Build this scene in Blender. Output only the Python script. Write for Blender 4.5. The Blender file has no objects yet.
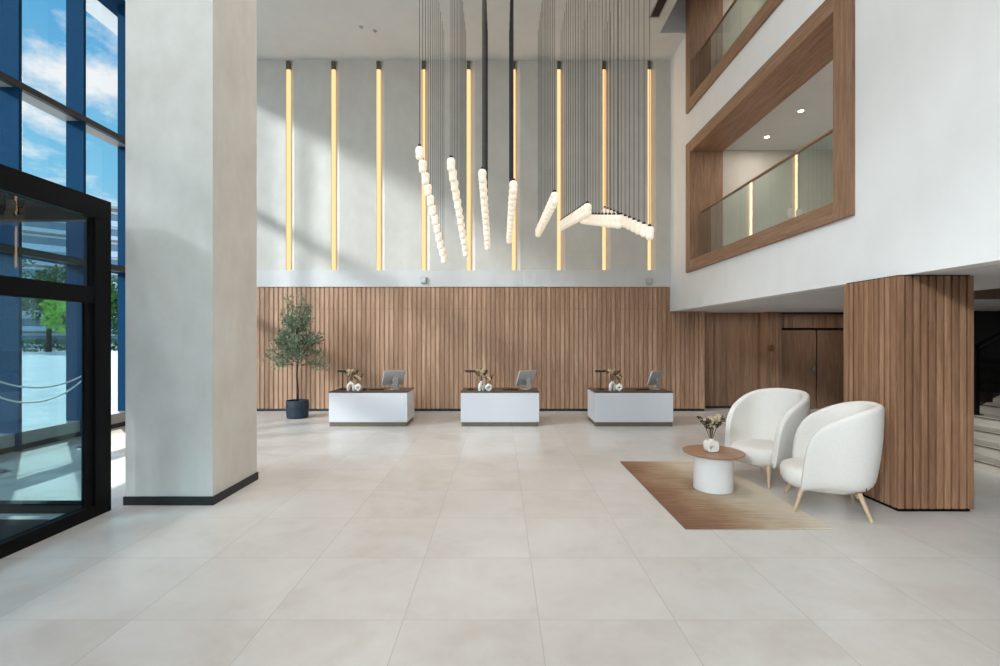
import bpy, bmesh, math, random
from mathutils import Vector, Matrix
random.seed(7)
PI = math.pi
scn = bpy.context.scene
col = scn.collection
CAM_Z = 1.75

# ------------------------------------------------------------------ helpers
def lin(r, g, b):
    def f(c):
        c /= 255.0
        return c / 12.92 if c <= 0.04045 else ((c + 0.055) / 1.055) ** 2.4
    return (f(r), f(g), f(b), 1.0)

class MB:
    def __init__(self):
        self.bm = bmesh.new()
    def box(self, x0, y0, z0, x1, y1, z1, bevel=0.0, seg=2):
        x0, x1 = min(x0, x1), max(x0, x1); y0, y1 = min(y0, y1), max(y0, y1); z0, z1 = min(z0, z1), max(z0, z1)
        tmp = bmesh.new()
        bmesh.ops.create_cube(tmp, size=1.0)
        bmesh.ops.scale(tmp, vec=(x1 - x0, y1 - y0, z1 - z0), verts=tmp.verts)
        bmesh.ops.translate(tmp, vec=((x0 + x1) / 2, (y0 + y1) / 2, (z0 + z1) / 2), verts=tmp.verts)
        if bevel > 0:
            bmesh.ops.bevel(tmp, geom=list(tmp.edges), offset=bevel, segments=seg, profile=0.5, affect='EDGES')
        self.merge(tmp)
        return self
    def merge(self, tmp):
        me = bpy.data.meshes.new('tmp'); tmp.to_mesh(me); tmp.free()
        self.bm.from_mesh(me); bpy.data.meshes.remove(me)
    def face(self, pts):
        self.bm.faces.new([self.bm.verts.new(p) for p in pts])
        return self
    def tube(self, pts, radii, n=10, cap=True):
        pts = [Vector(p) for p in pts]
        if not isinstance(radii, (list, tuple)): radii = [radii] * len(pts)
        rings = []
        prev = None
        for i, p in enumerate(pts):
            if i == 0: t = pts[1] - pts[0]
            elif i == len(pts) - 1: t = pts[-1] - pts[-2]
            else: t = pts[i + 1] - pts[i - 1]
            t.normalize()
            if prev is None:
                a = Vector((1, 0, 0)) if abs(t.x) < 0.9 else Vector((0, 1, 0))
                u = t.cross(a).normalized()
            else:
                u = (prev - t * prev.dot(t)).normalized()
            prev = u
            v = t.cross(u)
            rings.append([self.bm.verts.new(p + (u * math.cos(2 * PI * k / n) + v * math.sin(2 * PI * k / n)) * radii[i]) for k in range(n)])
        for a, b in zip(rings[:-1], rings[1:]):
            for k in range(n):
                self.bm.faces.new((a[k], a[(k + 1) % n], b[(k + 1) % n], b[k]))
        if cap:
            self.bm.faces.new(list(reversed(rings[0]))); self.bm.faces.new(rings[-1])
        return self
    def loop_tube(self, pts, radii, n=10):
        pts = [Vector(p) for p in pts]; m = len(pts)
        c = sum(pts, Vector()) / m
        nrm = (pts[0] - c).cross(pts[m // 4] - c).normalized()
        rings = []
        for i, p in enumerate(pts):
            t = (pts[(i + 1) % m] - pts[i - 1]).normalized()
            u = nrm; v = t.cross(u).normalized()
            r = radii[i] if isinstance(radii, (list, tuple)) else radii
            rings.append([self.bm.verts.new(p + (u * math.cos(2 * PI * k / n) + v * math.sin(2 * PI * k / n)) * r) for k in range(n)])
        for i in range(m):
            a, b = rings[i], rings[(i + 1) % m]
            for k in range(n):
                self.bm.faces.new((a[k], a[(k + 1) % n], b[(k + 1) % n], b[k]))
        return self
    def lathe(self, prof, n=32, c=(0, 0, 0)):
        c = Vector(c); rings = []
        for r, z in prof:
            if r < 1e-5: rings.append([self.bm.verts.new(c + Vector((0, 0, z)))])
            else: rings.append([self.bm.verts.new(c + Vector((r * math.cos(2 * PI * k / n), r * math.sin(2 * PI * k / n), z))) for k in range(n)])
        for a, b in zip(rings[:-1], rings[1:]):
            for k in range(n):
                k2 = (k + 1) % n
                if len(a) == 1 and len(b) == 1: continue
                if len(a) == 1: self.bm.faces.new((a[0], b[k2], b[k]))
                elif len(b) == 1: self.bm.faces.new((a[k], a[k2], b[0]))
                else: self.bm.faces.new((a[k], a[k2], b[k2], b[k]))
        if len(rings[0]) > 1: self.bm.faces.new(list(reversed(rings[0])))
        if len(rings[-1]) > 1: self.bm.faces.new(rings[-1])
        return self
    def leaf(self, p, d, l, w, roll=None):
        p = Vector(p); d = Vector(d).normalized()
        a = Vector((random.uniform(-1, 1), random.uniform(-1, 1), random.uniform(-1, 1)))
        s = d.cross(a)
        if s.length < 1e-3: s = d.cross(Vector((0.3, 0.5, 1)))
        s.normalize(); up = s.cross(d)
        vs = [self.bm.verts.new(q) for q in (p, p + d * l * 0.5 + s * w * 0.5 + up * w * .12, p + d * l, p + d * l * 0.5 - s * w * 0.5 + up * w * .12)]
        mid = self.bm.verts.new(p + d * l * .5)
        self.bm.faces.new((vs[0], vs[1], mid)); self.bm.faces.new((vs[1], vs[2], mid))
        self.bm.faces.new((vs[2], vs[3], mid)); self.bm.faces.new((vs[3], vs[0], mid))
        return self
    def build(self, name, mat, parent=None, smooth=False, loc=None, normals=True):
        if normals: bmesh.ops.recalc_face_normals(self.bm, faces=self.bm.faces)
        me = bpy.data.meshes.new(name)
        if smooth:
            for f in self.bm.faces: f.smooth = True
        self.bm.to_mesh(me); self.bm.free()
        me.materials.append(mat)
        o = bpy.data.objects.new(name, me); col.objects.link(o)
        if parent: o.parent = parent
        if loc: o.location = loc
        if smooth == 'auto':
            me.set_sharp_from_angle(angle=math.radians(38))
        return o

def tag(o, label=None, cat=None, group=None, kind=None):
    if label: o['label'] = label
    if cat: o['category'] = cat
    if group: o['group'] = group
    if kind: o['kind'] = kind
    return o
def empty(name, loc=(0, 0, 0), rz=0.0):
    o = bpy.data.objects.new(name, None); col.objects.link(o)
    o.location = loc; o.rotation_euler = (0, 0, rz); o.empty_display_size = 0.05
    return o
def struct(o, label, cat):
    return tag(o, label, cat, kind='structure')
def copy_tree(o, parent=None):
    c = o.copy(); col.objects.link(c)
    if parent: c.parent = parent
    for ch in list(o.children): copy_tree(ch, c)
    return c
ORD = ['first', 'second', 'third', 'fourth', 'fifth', 'sixth', 'seventh', 'eighth', 'ninth', 'tenth', 'eleventh', 'twelfth']

# ------------------------------------------------------------------ materials
class NT:
    def __init__(self, name):
        self.m = bpy.data.materials.new(name); self.m.use_nodes = True
        self.t = self.m.node_tree; self.t.nodes.clear()
        self.out = self.t.nodes.new('ShaderNodeOutputMaterial')
    def n(self, typ, **kw):
        nd = self.t.nodes.new(typ)
        for k, v in kw.items(): setattr(nd, k, v)
        return nd
    def l(self, a, b): self.t.links.new(a, b)
    def math(self, op, a, b=None, c=None, clamp=False):
        nd = self.n('ShaderNodeMath', operation=op); nd.use_clamp = clamp
        for i, v in enumerate((a, b, c)):
            if v is None: continue
            if isinstance(v, (int, float)): nd.inputs[i].default_value = v
            else: self.l(v, nd.inputs[i])
        return nd.outputs[0]
    def ramp(self, fac, stops, interp='LINEAR'):
        nd = self.n('ShaderNodeValToRGB'); nd.color_ramp.interpolation = interp
        els = nd.color_ramp.elements
        while len(els) < len(stops): els.new(0.5)
        for e, (p, c) in zip(els, stops): e.position = p; e.color = c
        self.l(fac, nd.inputs[0]); return nd.outputs[0]
    def mix(self, fac, a, b, mode='MIX'):
        nd = self.n('ShaderNodeMix', data_type='RGBA', blend_type=mode)
        for s, v in ((nd.inputs[0], fac), (nd.inputs[6], a), (nd.inputs[7], b)):
            if isinstance(v, (int, float, tuple)): s.default_value = v
            else: self.l(v, s)
        return nd.outputs[2]
    def mapping(self, vec, scale=(1, 1, 1), loc=(0, 0, 0)):
        nd = self.n('ShaderNodeMapping'); nd.inputs['Scale'].default_value = scale; nd.inputs['Location'].default_value = loc
        self.l(vec, nd.inputs['Vector']); return nd.outputs[0]
    def noise(self, vec, scale=5, detail=4, rough=0.5, dist=0.0):
        nd = self.n('ShaderNodeTexNoise'); nd.inputs['Scale'].default_value = scale
        nd.inputs['Detail'].default_value = detail; nd.inputs['Roughness'].default_value = rough; nd.inputs['Distortion'].default_value = dist
        self.l(vec, nd.inputs['Vector']); return nd.outputs[0]
    def obj(self): return self.n('ShaderNodeTexCoord').outputs['Object']
    def pos(self): return self.n('ShaderNodeNewGeometry').outputs['Position']
    def bump(self, h, strength=0.2, dist=0.01):
        nd = self.n('ShaderNodeBump'); nd.inputs['Strength'].default_value = strength; nd.inputs['Distance'].default_value = dist
        self.l(h, nd.inputs['Height']); return nd.outputs[0]
    def bsdf(self, color, rough=0.5, metal=0.0, normal=None, spec=0.5, emis=None, estr=0.0, coat=0.0):
        b = self.n('ShaderNodeBsdfPrincipled')
        if isinstance(color, tuple): b.inputs['Base Color'].default_value = color
        else: self.l(color, b.inputs['Base Color'])
        if isinstance(rough, (int, float)): b.inputs['Roughness'].default_value = rough
        else: self.l(rough, b.inputs['Roughness'])
        b.inputs['Metallic'].default_value = metal
        b.inputs['Specular IOR Level'].default_value = spec
        b.inputs['Coat Weight'].default_value = coat
        if normal: self.l(normal, b.inputs['Normal'])
        if emis: b.inputs['Emission Color'].default_value = emis; b.inputs['Emission Strength'].default_value = estr
        self.l(b.outputs[0], self.out.inputs[0]); return self.m

def plain(name, color, rough=0.5, metal=0.0, spec=0.5, var=0.06, scale=30, bump=0.0):
    t = NT(name); v = t.noise(t.obj(), scale, 4)
    d = tuple(c * (1 - var * 2) for c in color[:3]) + (1,)
    e = tuple(min(1, c * (1 + var)) for c in color[:3]) + (1,)
    c = t.ramp(v, [(0.3, d), (0.7, e)])
    nrm = t.bump(v, bump, 0.004) if bump else None
    return t.bsdf(c, rough, metal, nrm, spec)

def plaster(name, c0, c1, scale=1.2, rough=0.75, bump=0.12):
    t = NT(name); p = t.pos()
    a = t.noise(p, scale, 6, 0.6, 0.4); b = t.noise(t.mapping(p, (1, 1, .5)), scale * 5, 5, 0.55)
    f = t.math('ADD', t.math('MULTIPLY', a, 0.65), t.math('MULTIPLY', b, 0.35))
    c = t.ramp(f, [(0.35, c0), (0.65, c1)])
    return t.bsdf(c, rough, 0, t.bump(b, bump, 0.01), 0.3)

def wood(name, dark, mid, light, pitch=0.0, off=(0, 0), grain=(14, 14, 0.9), rough=0.5, vary=0.5, axis='z', pitch_y=0):
    t = NT(name); o = t.pos()
    g = {'z': grain, 'x': (grain[2], grain[0], grain[1]), 'y': (grain[0], grain[2], grain[1])}[axis]
    if pitch:
        s = t.n('ShaderNodeSeparateXYZ'); t.l(o, s.inputs[0])
        fx = t.math('FLOOR', t.math('DIVIDE', t.math('SUBTRACT', s.outputs[0], off[0]), pitch))
        fy = t.math('FLOOR', t.math('DIVIDE', t.math('SUBTRACT', s.outputs[1], off[1]), pitch_y or pitch))
        cb = t.n('ShaderNodeCombineXYZ'); t.l(fx, cb.inputs[0]); t.l(fy, cb.inputs[1])
        wn = t.n('ShaderNodeTexWhiteNoise', noise_dimensions='3D'); t.l(cb.outputs[0], wn.inputs['Vector'])
        rnd = wn.outputs['Value']
        add = t.n('ShaderNodeVectorMath', operation='ADD'); t.l(o, add.inputs[0])
        sc = t.n('ShaderNodeVectorMath', operation='SCALE'); t.l(wn.outputs['Color'], sc.inputs[0]); sc.inputs['Scale'].default_value = 37.0
        t.l(sc.outputs[0], add.inputs[1]); vec = add.outputs[0]
    else:
        rnd = None; vec = o
    n1 = t.noise(t.mapping(vec, g), 1.6, 6, 0.62, 0.5)
    n2 = t.noise(t.mapping(vec, tuple(k * 5 for k in g)), 2.2, 4, 0.6, 0.2)
    f = t.math('ADD', t.math('MULTIPLY', n1, 0.7), t.math('MULTIPLY', n2, 0.3))
    if rnd: f = t.math('ADD', f, t.math('MULTIPLY', t.math('SUBTRACT', rnd, 0.5), vary * 0.3))
    c = t.ramp(f, [(0.3, dark), (0.5, mid), (0.7, light)])
    return t.bsdf(c, rough, 0, t.bump(n2, 0.08, 0.003), 0.35)

def glass(name, tint, refl=1.0, ior=1.45):
    t = NT(name)
    tr = t.n('ShaderNodeBsdfTransparent'); tr.inputs[0].default_value = tint
    gl = t.n('ShaderNodeBsdfGlossy'); gl.inputs['Roughness'].default_value = 0.0
    fr = t.n('ShaderNodeFresnel'); fr.inputs['IOR'].default_value = ior
    ge = t.n('ShaderNodeNewGeometry')
    f = t.math('MULTIPLY', t.math('MULTIPLY', fr.outputs[0], refl), t.math('SUBTRACT', 1.0, ge.outputs['Backfacing']), clamp=True)
    mx = t.n('ShaderNodeMixShader'); t.l(f, mx.inputs[0]); t.l(tr.outputs[0], mx.inputs[1]); t.l(gl.outputs[0], mx.inputs[2])
    t.l(mx.outputs[0], t.out.inputs[0]); return t.m

def emit(name, color, strength):
    t = NT(name); v = t.noise(t.obj(), 20, 2)
    e = t.n('ShaderNodeEmission'); e.inputs[0].default_value = color
    t.l(t.math('MULTIPLY', t.math('ADD', t.math('MULTIPLY', v, 0.1), 0.95), strength), e.inputs[1])
    t.l(e.outputs[0], t.out.inputs[0]); return t.m

M = {}
# floor: large square porcelain tiles
TP = 0.843; TX, TY = 0.242, 2.979
def floor_mat():
    t = NT('stone_tiles'); p = t.pos(); s = t.n('ShaderNodeSeparateXYZ'); t.l(p, s.inputs[0])
    u = t.math('DIVIDE', t.math('SUBTRACT', s.outputs[0], TX), TP); v = t.math('DIVIDE', t.math('SUBTRACT', s.outputs[1], TY), TP)
    def dist(a):
        fr = t.math('FRACT', a); return t.math('MINIMUM', fr, t.math('SUBTRACT', 1.0, fr))
    d = t.math('MINIMUM', dist(u), dist(v))
    line = t.math('LESS_THAN', d, 0.0032)
    cb = t.n('ShaderNodeCombineXYZ'); t.l(t.math('FLOOR', u), cb.inputs[0]); t.l(t.math('FLOOR', v), cb.inputs[1])
    wn = t.n('ShaderNodeTexWhiteNoise', noise_dimensions='3D'); t.l(cb.outputs[0], wn.inputs['Vector'])
    sc = t.n('ShaderNodeVectorMath', operation='SCALE'); t.l(wn.outputs['Color'], sc.inputs[0]); sc.inputs['Scale'].default_value = 20
    ad = t.n('ShaderNodeVectorMath', operation='ADD'); t.l(p, ad.inputs[0]); t.l(sc.outputs[0], ad.inputs[1])
    a = t.noise(ad.outputs[0], 1.6, 6, 0.6, 0.6); b = t.noise(ad.outputs[0], 9, 5, 0.6)
    f = t.math('ADD', t.math('MULTIPLY', a, 0.7), t.math('MULTIPLY', b, 0.2))
    f = t.math('ADD', f, t.math('MULTIPLY', wn.outputs['Value'], 0.10))
    c = t.ramp(f, [(0.3, lin(194, 186, 177)), (0.5, lin(206, 201, 195)), (0.72, lin(214, 210, 205))])
    c = t.mix(line, c, lin(180, 174, 166))
    r = t.math('ADD', t.math('MULTIPLY', a, 0.03), 0.27)
    return t.bsdf(c, r, 0, None, 0.5)
M['floor'] = floor_mat()
M['column'] = plaster('microcement', lin(208, 203, 194), lin(222, 219, 212), 1.3)
M['white'] = plaster('white_paint', lin(226, 226, 225), lin(233, 233, 232), 0.8, 0.8, 0.03)
M['ceil'] = plaster('ceiling_paint', lin(200, 203, 203), lin(207, 210, 210), 0.7, 0.85, 0.03)
M['panel'] = plaster('wall_plaster', lin(196, 191, 182), lin(208, 204, 196), 1.1, 0.8)
M['band'] = plaster('band_plaster', lin(198, 197, 194), lin(208, 206, 203), 1.1, 0.8, 0.04)
M['soffit'] = plaster('soffit_paint', lin(205, 205, 206), lin(214, 214, 215), 0.7, 0.85, 0.03)
M['black'] = plain('black_metal', lin(9, 9, 10), 0.6, 0.0, 0.15)
M['blackpl'] = plain('black_plastic', lin(26, 24, 24), 0.5)
M['fin'] = plain('blue_grey_aluminium', lin(18, 54, 82), 0.8, 0.0, 0.04)
M['finlight'] = plain('grey_aluminium', lin(150, 152, 152), 0.5, 0.2)
M['skirt'] = plain('dark_skirting', lin(30, 31, 34), 0.55)
SLAT = 0.1105
M['slat'] = wood('walnut_battens', lin(142, 106, 82), lin(172, 135, 108), lin(198, 162, 134), SLAT, (-7.4, 0), (10, 10, 0.7), 0.5, 0.6)
M['slatgap'] = plain('dark_batten_backing', lin(158, 124, 98), 0.7)
M['board'] = wood('oak_boards', lin(116, 82, 59), lin(142, 105, 79), lin(170, 132, 103), 0.0775, (3.99, 4.841), (9, 9, 0.7), 0.45, 0.8, 'z', 0.0723)
M['gap'] = plain('dark_gap', lin(18, 13, 10), 0.9, 0, 0.1)
FRC = (lin(116, 86, 66), lin(142, 109, 85), lin(166, 133, 108))
M['oakframe'] = wood('walnut_frame', *FRC, 0, (0, 0), (12, 12, 1.0), 0.5, .5, 'y')
M['oakjamb'] = wood('walnut_jamb', *FRC, 0, (0, 0), (12, 12, 1.0), 0.5)
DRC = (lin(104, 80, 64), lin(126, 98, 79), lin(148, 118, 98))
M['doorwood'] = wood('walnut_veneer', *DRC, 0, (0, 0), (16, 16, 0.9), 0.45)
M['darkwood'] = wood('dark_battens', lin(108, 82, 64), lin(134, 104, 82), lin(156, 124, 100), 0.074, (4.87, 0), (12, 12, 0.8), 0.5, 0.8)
M['tabletop'] = wood('walnut_top', lin(132, 94, 70), lin(158, 118, 92), lin(182, 142, 114), 0, (0, 0), (1.6, 22, 22), 0.4)
M['leg'] = wood('pale_ash', lin(172, 146, 116), lin(194, 168, 138), lin(208, 186, 158), 0, (0, 0), (18, 18, 1.5), 0.5)
M['desk'] = plain('desk_lacquer', lin(214, 215, 219), 0.35, 0, 0.5, 0.01)
M['desktop'] = plain('dark_brown_top', lin(74, 58, 48), 0.35)
M['plinth'] = plain('bronze_plinth', lin(112, 102, 84), 0.45, 0.2)
M['tablebase'] = plain('white_lacquer', lin(232, 230, 226), 0.4, 0, 0.5, 0.01)
M['ceramic'] = plain('matt_ceramic', lin(236, 232, 224), 0.55, 0, 0.4, 0.02)
M['silver'] = plain('silver_aluminium', lin(196, 196, 195), 0.45, 0.3)
M['screen'] = plain('dark_glass', lin(14, 15, 17), 0.12)
M['pot'] = plain('slate_blue_pot', lin(40, 54, 66), 0.7, 0, 0.4, 0.1)
M['soil'] = plain('soil', lin(58, 44, 34), 0.95, 0, 0.2, 0.3, 60, 0.6)
M['bark'] = plain('bark', lin(66, 54, 44), 0.9, 0, 0.2, 0.25, 60, 0.6)
M['greybox'] = plain('grey_casing', lin(176, 178, 182), 0.5)
M['bronze'] = plain('bronze_plate', lin(120, 84, 52), 0.4, 0.4)
M['steel'] = plain('brushed_steel', lin(196, 196, 194), 0.3, 0.9)
M['pane'] = glass('clear_glass', (0.965, 0.985, 0.985, 1), 1.0)
M['vpane'] = glass('tinted_glass', (0.60, 0.75, 0.79, 1), 1.0)
M['gpane'] = glass('green_glass', (0.88, 0.94, 0.91, 1), 2.6)
M['dpane'] = glass('smoked_glass', (0.35, 0.36, 0.37, 1), 1.0)
M['led'] = emit('warm_led', lin(255, 205, 145), 1.15)
M['downlight'] = emit('downlight_lens', lin(255, 244, 225), 12.0)
M['mat'] = plain('entrance_mat', lin(44, 46, 48), 0.95, 0, 0.2, 0.25, 90, 0.5)
M['paving'] = plaster('pale_paving', lin(150, 154, 156), lin(188, 189, 186), 0.6, 0.8, 0.05)
M['rope'] = plain('pale_rope', lin(226, 226, 222), 0.7)
M['bwall'] = plaster('pale_cladding', lin(186, 190, 196), lin(200, 204, 208), 0.05)
M['bglass'] = plain('facade_glass', lin(96, 112, 126), 0.25)
M['bbrown'] = plain('brown_cladding', lin(138, 112, 98), 0.6)
M['step'] = wood('pale_travertine', lin(166, 156, 142), lin(190, 180, 166), lin(206, 198, 186), 0, (0, 0), (9, 0.8, 9), 0.5)
M['stepshade'] = plain('painted_step_shade', lin(78, 60, 46), 0.7)  # brown that imitates the shadow lines under the treads
M['darkwall'] = plain('charcoal_wall', lin(34, 32, 31), 0.6)

def pendant_mat():
    t = NT('frosted_lit_glass')
    g = t.n('ShaderNodeLayerWeight'); g.inputs['Blend'].default_value = 0.35
    v = t.noise(t.obj(), 26, 3)
    c = t.ramp(v, [(0.3, lin(255, 226, 186)), (0.7, lin(255, 240, 214))])
    b = t.n('ShaderNodeBsdfPrincipled'); b.inputs['Base Color'].default_value = lin(240, 232, 220); b.inputs['Roughness'].default_value = 0.35
    t.l(c, b.inputs['Emission Color'])
    b.inputs['Emission Strength'].default_value = 0.28
    t.l(b.outputs[0], t.out.inputs[0]); return t.m
M['pendant'] = pendant_mat()

def fabric(name, c0, c1, s=240):
    t = NT(name); o = t.obj()
    v = t.n('ShaderNodeTexVoronoi'); v.inputs['Scale'].default_value = s; t.l(o, v.inputs['Vector'])
    n = t.noise(o, 40, 4); f = t.math('ADD', t.math('MULTIPLY', v.outputs['Distance'], 0.5), t.math('MULTIPLY', n, 0.6))
    c = t.ramp(f, [(0.25, c1), (0.75, c0)])
    b = t.bsdf(c, 0.95, 0, t.bump(f, 0.25, 0.004), 0.15)
    return b
M['boucle'] = fabric('cream_boucle', lin(218, 213, 206), lin(227, 223, 217))

def rug_mat():
    t = NT('ombre_wool'); p = t.obj(); s = t.n('ShaderNodeSeparateXYZ'); t.l(p, s.inputs[0])
    u = t.math('DIVIDE', t.math('ADD', s.outputs[0], 0.675), 1.35)
    st = t.noise(t.mapping(p, (1.6, 34, 1)), 1.4, 6, 0.7)
    bl = t.noise(p, 1.7, 3)
    f = t.math('ADD', u, t.math('MULTIPLY', t.math('SUBTRACT', st, 0.5), 1.0))
    f = t.math('ADD', f, t.math('MULTIPLY', t.math('SUBTRACT', bl, 0.5), 0.6))
    # lighter towards the far end, as dyed
    f = t.math('ADD', f, t.math('MULTIPLY', s.outputs[1], 0.05))
    c = t.ramp(f, [(0.0, lin(124, 92, 72)), (0.2, lin(146, 115, 92)), (0.45, lin(168, 147, 122)), (0.7, lin(192, 178, 158)), (0.95, lin(206, 195, 176))])
    fine = t.noise(p, 260, 2)
    return t.bsdf(c, 0.95, 0, t.bump(t.math('ADD', t.math('MULTIPLY', st, .4), fine), 0.35, 0.004), 0.1)
M['rug'] = rug_mat()

def leafmat(name, a, b, c, scale=6):
    t = NT(name); v = t.noise(t.pos(), scale, 3, .7)
    cc = t.ramp(v, [(0.3, a), (0.5, b), (0.7, c)])
    d = t.n('ShaderNodeBsdfDiffuse'); t.l(cc, d.inputs[0])
    tr = t.n('ShaderNodeBsdfTranslucent'); t.l(cc, tr.inputs[0])
    mx = t.n('ShaderNodeMixShader'); mx.inputs[0].default_value = 0.25
    t.l(d.outputs[0], mx.inputs[1]); t.l(tr.outputs[0], mx.inputs[2]); t.l(mx.outputs[0], t.out.inputs[0]); return t.m
M['olive'] = leafmat('olive_leaves', lin(92, 108, 84), lin(134, 148, 122), lin(178, 188, 166), 9)
M['tree1'] = leafmat('dark_green_leaves', lin(30, 58, 34), lin(54, 88, 44), lin(88, 124, 56), .8)
M['tree2'] = leafmat('bright_green_leaves', lin(92, 132, 50), lin(136, 176, 74), lin(170, 204, 100), .8)
M['dsprig'] = leafmat('dark_sprig', lin(52, 50, 36), lin(78, 72, 50), lin(108, 96, 66), 40)
M['cream'] = leafmat('cream_petals', lin(204, 184, 146), lin(226, 210, 178), lin(238, 228, 204), 60)
M['drystem'] = plain('dry_stem', lin(112, 92, 62), 0.8)

# ------------------------------------------------------------------ camera
cam = bpy.data.cameras.new('camera'); cam.sensor_width = 36.0; cam.lens = 17.28
cam.shift_y = 0.005; cam.clip_end = 500
co = bpy.data.objects.new('camera', cam); col.objects.link(co)
co.location = (0, 0, CAM_Z); co.rotation_euler = (PI / 2, 0, 0)
scn.camera = co

# ------------------------------------------------------------------ the setting
YB = 11.5; ZC = 8.39; XR = 4.07; ZS = 2.385; YF = -6.0; XG = -7.72
o = MB().box(-8.0, YF, -0.2, 12.0, 13.0, 0.0).build('floor', M['floor'])
struct(o, 'pale beige floor of large square stone tiles', 'floor')
m = MB().box(-7.38, YF, ZC, 3.48, 12.4, ZC + 0.25).box(3.48, 10.45, ZC, XR + .2, 12.4, ZC + 0.25)
struct(m.build('ceiling', M['ceil']), 'plain grey white main ceiling above the lobby', 'ceiling')
m = MB().box(3.48, YF, 9.8, 4.3, 10.7, 10.05).box(3.38, YF, ZC + .25, 3.48, 10.7, 10.05).box(3.48, 10.45, ZC + .25, 4.3, 10.7, 9.8)
struct(m.build('ceiling_recess', M['ceil']), 'raised ceiling recess along the white balcony wall', 'ceiling')

# back wall: backing, plaster panels with light channels, band
P0, PP = -5.12, 1.081
m = MB().box(-8.0, YB + .06, 0, 4.87, 12.0, ZC)
struct(m.build('wall_back', M['panel']), 'tall back wall behind the reception desks', 'wall')
m = MB()
edges = [P0 + PP * i for i in range(0, 9)]
CH = 0.13
prevx = -8.0
for k, x in enumerate(edges + [XR]):
    m = MB(); bm = m.bm
    q = [(prevx, YB + .06), (prevx, YB + .03), (prevx + (.07 if k else 0), YB - .03), (x, YB - .03), (x, YB + .06)]
    lo = [bm.verts.new((c[0], c[1], 3.37)) for c in q]; hi = [bm.verts.new((c[0], c[1], ZC)) for c in q]
    bm.faces.new(list(reversed(lo))); bm.faces.new(hi)
    for e in range(5): bm.faces.new((lo[e], lo[(e + 1) % 5], hi[(e + 1) % 5], hi[e]))
    prevx = x + CH
    struct(m.build('wall_back_panel', M['panel']), 'grey plaster back wall panel, %s from the glazed wall' % ORD[k], 'wall')
m = MB().box(-8.0, YB - .045, 2.97, XR, YB + .06, 3.37, 0.005, 1)
struct(m.build('trim_1', M['band']), 'smooth white band between timber battens and plaster panels', 'trim')
for i in range(0, 9):
    x = P0 + PP * i
    r = empty('led_strip', (x, YB + .02, 3.37))
    MB().box(0.004, -.02, 0.0, 0.085, .035, 4.82, 0.008).build('diffuser', M['led'], r)
    MB().box(0.002, -.025, 4.82, 0.085, .035, 5.02, 0.006).build('end_cap', M['plinth'], r)
    tag(r, 'vertical warm LED strip in the back wall, %s from the plaster column' % ORD[i], 'light', 'LED strips in the back wall')

# timber battens of the lower back wall
def battens(m, x0, x1, y, z0, z1, pitch, w, depth, axis='x'):
    n = int(round((x1 - x0) / pitch))
    for i in range(n):
        a = x0 + i * pitch + (pitch - w) / 2
        if axis == 'x': m.box(a, y - depth, z0, a + w, y, z1)
        else: m.box(y - depth, a, z0, y, a + w, z1)
m = MB().box(-8.0, YB, 0.06, 4.87, YB + .06, 2.97)
struct(m.build('wall_back_backing', M['slatgap']), 'brown backing board behind the timber battens', 'wall')
m = MB(); battens(m, -7.4, -7.4 + SLAT * 111, YB, 0.06, 2.44, SLAT, 0.080, 0.015); battens(m, -7.4, -7.4 + SLAT * 111, YB, 2.452, 2.97, SLAT, 0.080, 0.015)
m.box(4.85, YB - .03, .06, 4.90, 12.0, ZS)
struct(m.build('wall_back_battens', M['slat']), 'vertical walnut batten cladding behind the reception desks', 'wall')
m = MB().box(-8.0, YB - .012, 0, 4.89, YB + .06, 0.06)
struct(m.build('baseboard_back', M['skirt']), 'dark recessed skirting under the walnut battens', 'skirting')

# recessed timber wall and door wall under the gallery
m = MB().box(4.87, 12.0, 0, 6.52, 12.2, ZS).box(6.50, 11.72, 0, 6.85, 12.2, ZS)
struct(m.build('wall_recess', M['slatgap']), 'dark recessed wall beside the double door', 'wall')
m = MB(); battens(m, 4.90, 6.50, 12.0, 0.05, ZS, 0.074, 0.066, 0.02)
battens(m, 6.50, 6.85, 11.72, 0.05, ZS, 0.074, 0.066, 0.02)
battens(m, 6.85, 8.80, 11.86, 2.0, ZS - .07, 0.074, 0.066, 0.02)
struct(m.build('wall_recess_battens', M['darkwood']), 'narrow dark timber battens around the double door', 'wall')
m = MB().box(6.85, 11.86, 2.0, 8.82, 12.2, ZS).box(8.81, 11.70, 0, 8.95, 12.2, ZS)
struct(m.build('wall_door_head', M['slatgap']), 'timber wall above and beside the double door', 'wall')
m = MB().box(4.9, 11.96, 0, 6.5, 11.985, .05)
struct(m.build('baseboard_recess', M['skirt']), 'dark skirting of the recessed timber wall', 'skirting')
d = empty('door_1', (7.83, 11.90, 0))
MB().box(-.97, -.07, 1.96, .97, .03, 2.0).box(-.97, -.07, 0, -.955, .03, 1.96).box(.955, -.07, 0, .97, .03, 1.96).build('door_frame', M['gap'], d)
for s in (-1, 1):
    x0, x1 = sorted((s * .018, s * .95))
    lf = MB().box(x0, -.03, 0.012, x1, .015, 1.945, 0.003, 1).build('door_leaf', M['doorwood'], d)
    if s < 0: MB().tube([(s * .055, -.032, .98), (s * .055, -.065, .98)], .012, 10).tube([(s * .055, -.065, .98), (s * .15, -.065, .98)], .011, 10).box(s * .055 - .022, -.036, .91, s * .055 + .022, -.03, 1.06).build('door_handle', M['steel'], lf, 'auto')
struct(d, 'double door of brown walnut veneer under the gallery', 'door')

# walls that close the building
m = MB().box(8.96, 11.3, 0, 12.0, 11.5, 4.8).box(8.96, 11.3, 0, 9.1, 12.2, ZS)
struct(m.build('wall_stair', M['darkwall']), 'charcoal wall beyond the stairs', 'wall')
m = MB().box(11.8, YF, 0, 12.0, 13.0, 10.0)
struct(m.build('wall_far_right', M['white']), 'outer wall beyond the stairs', 'wall')

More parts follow.
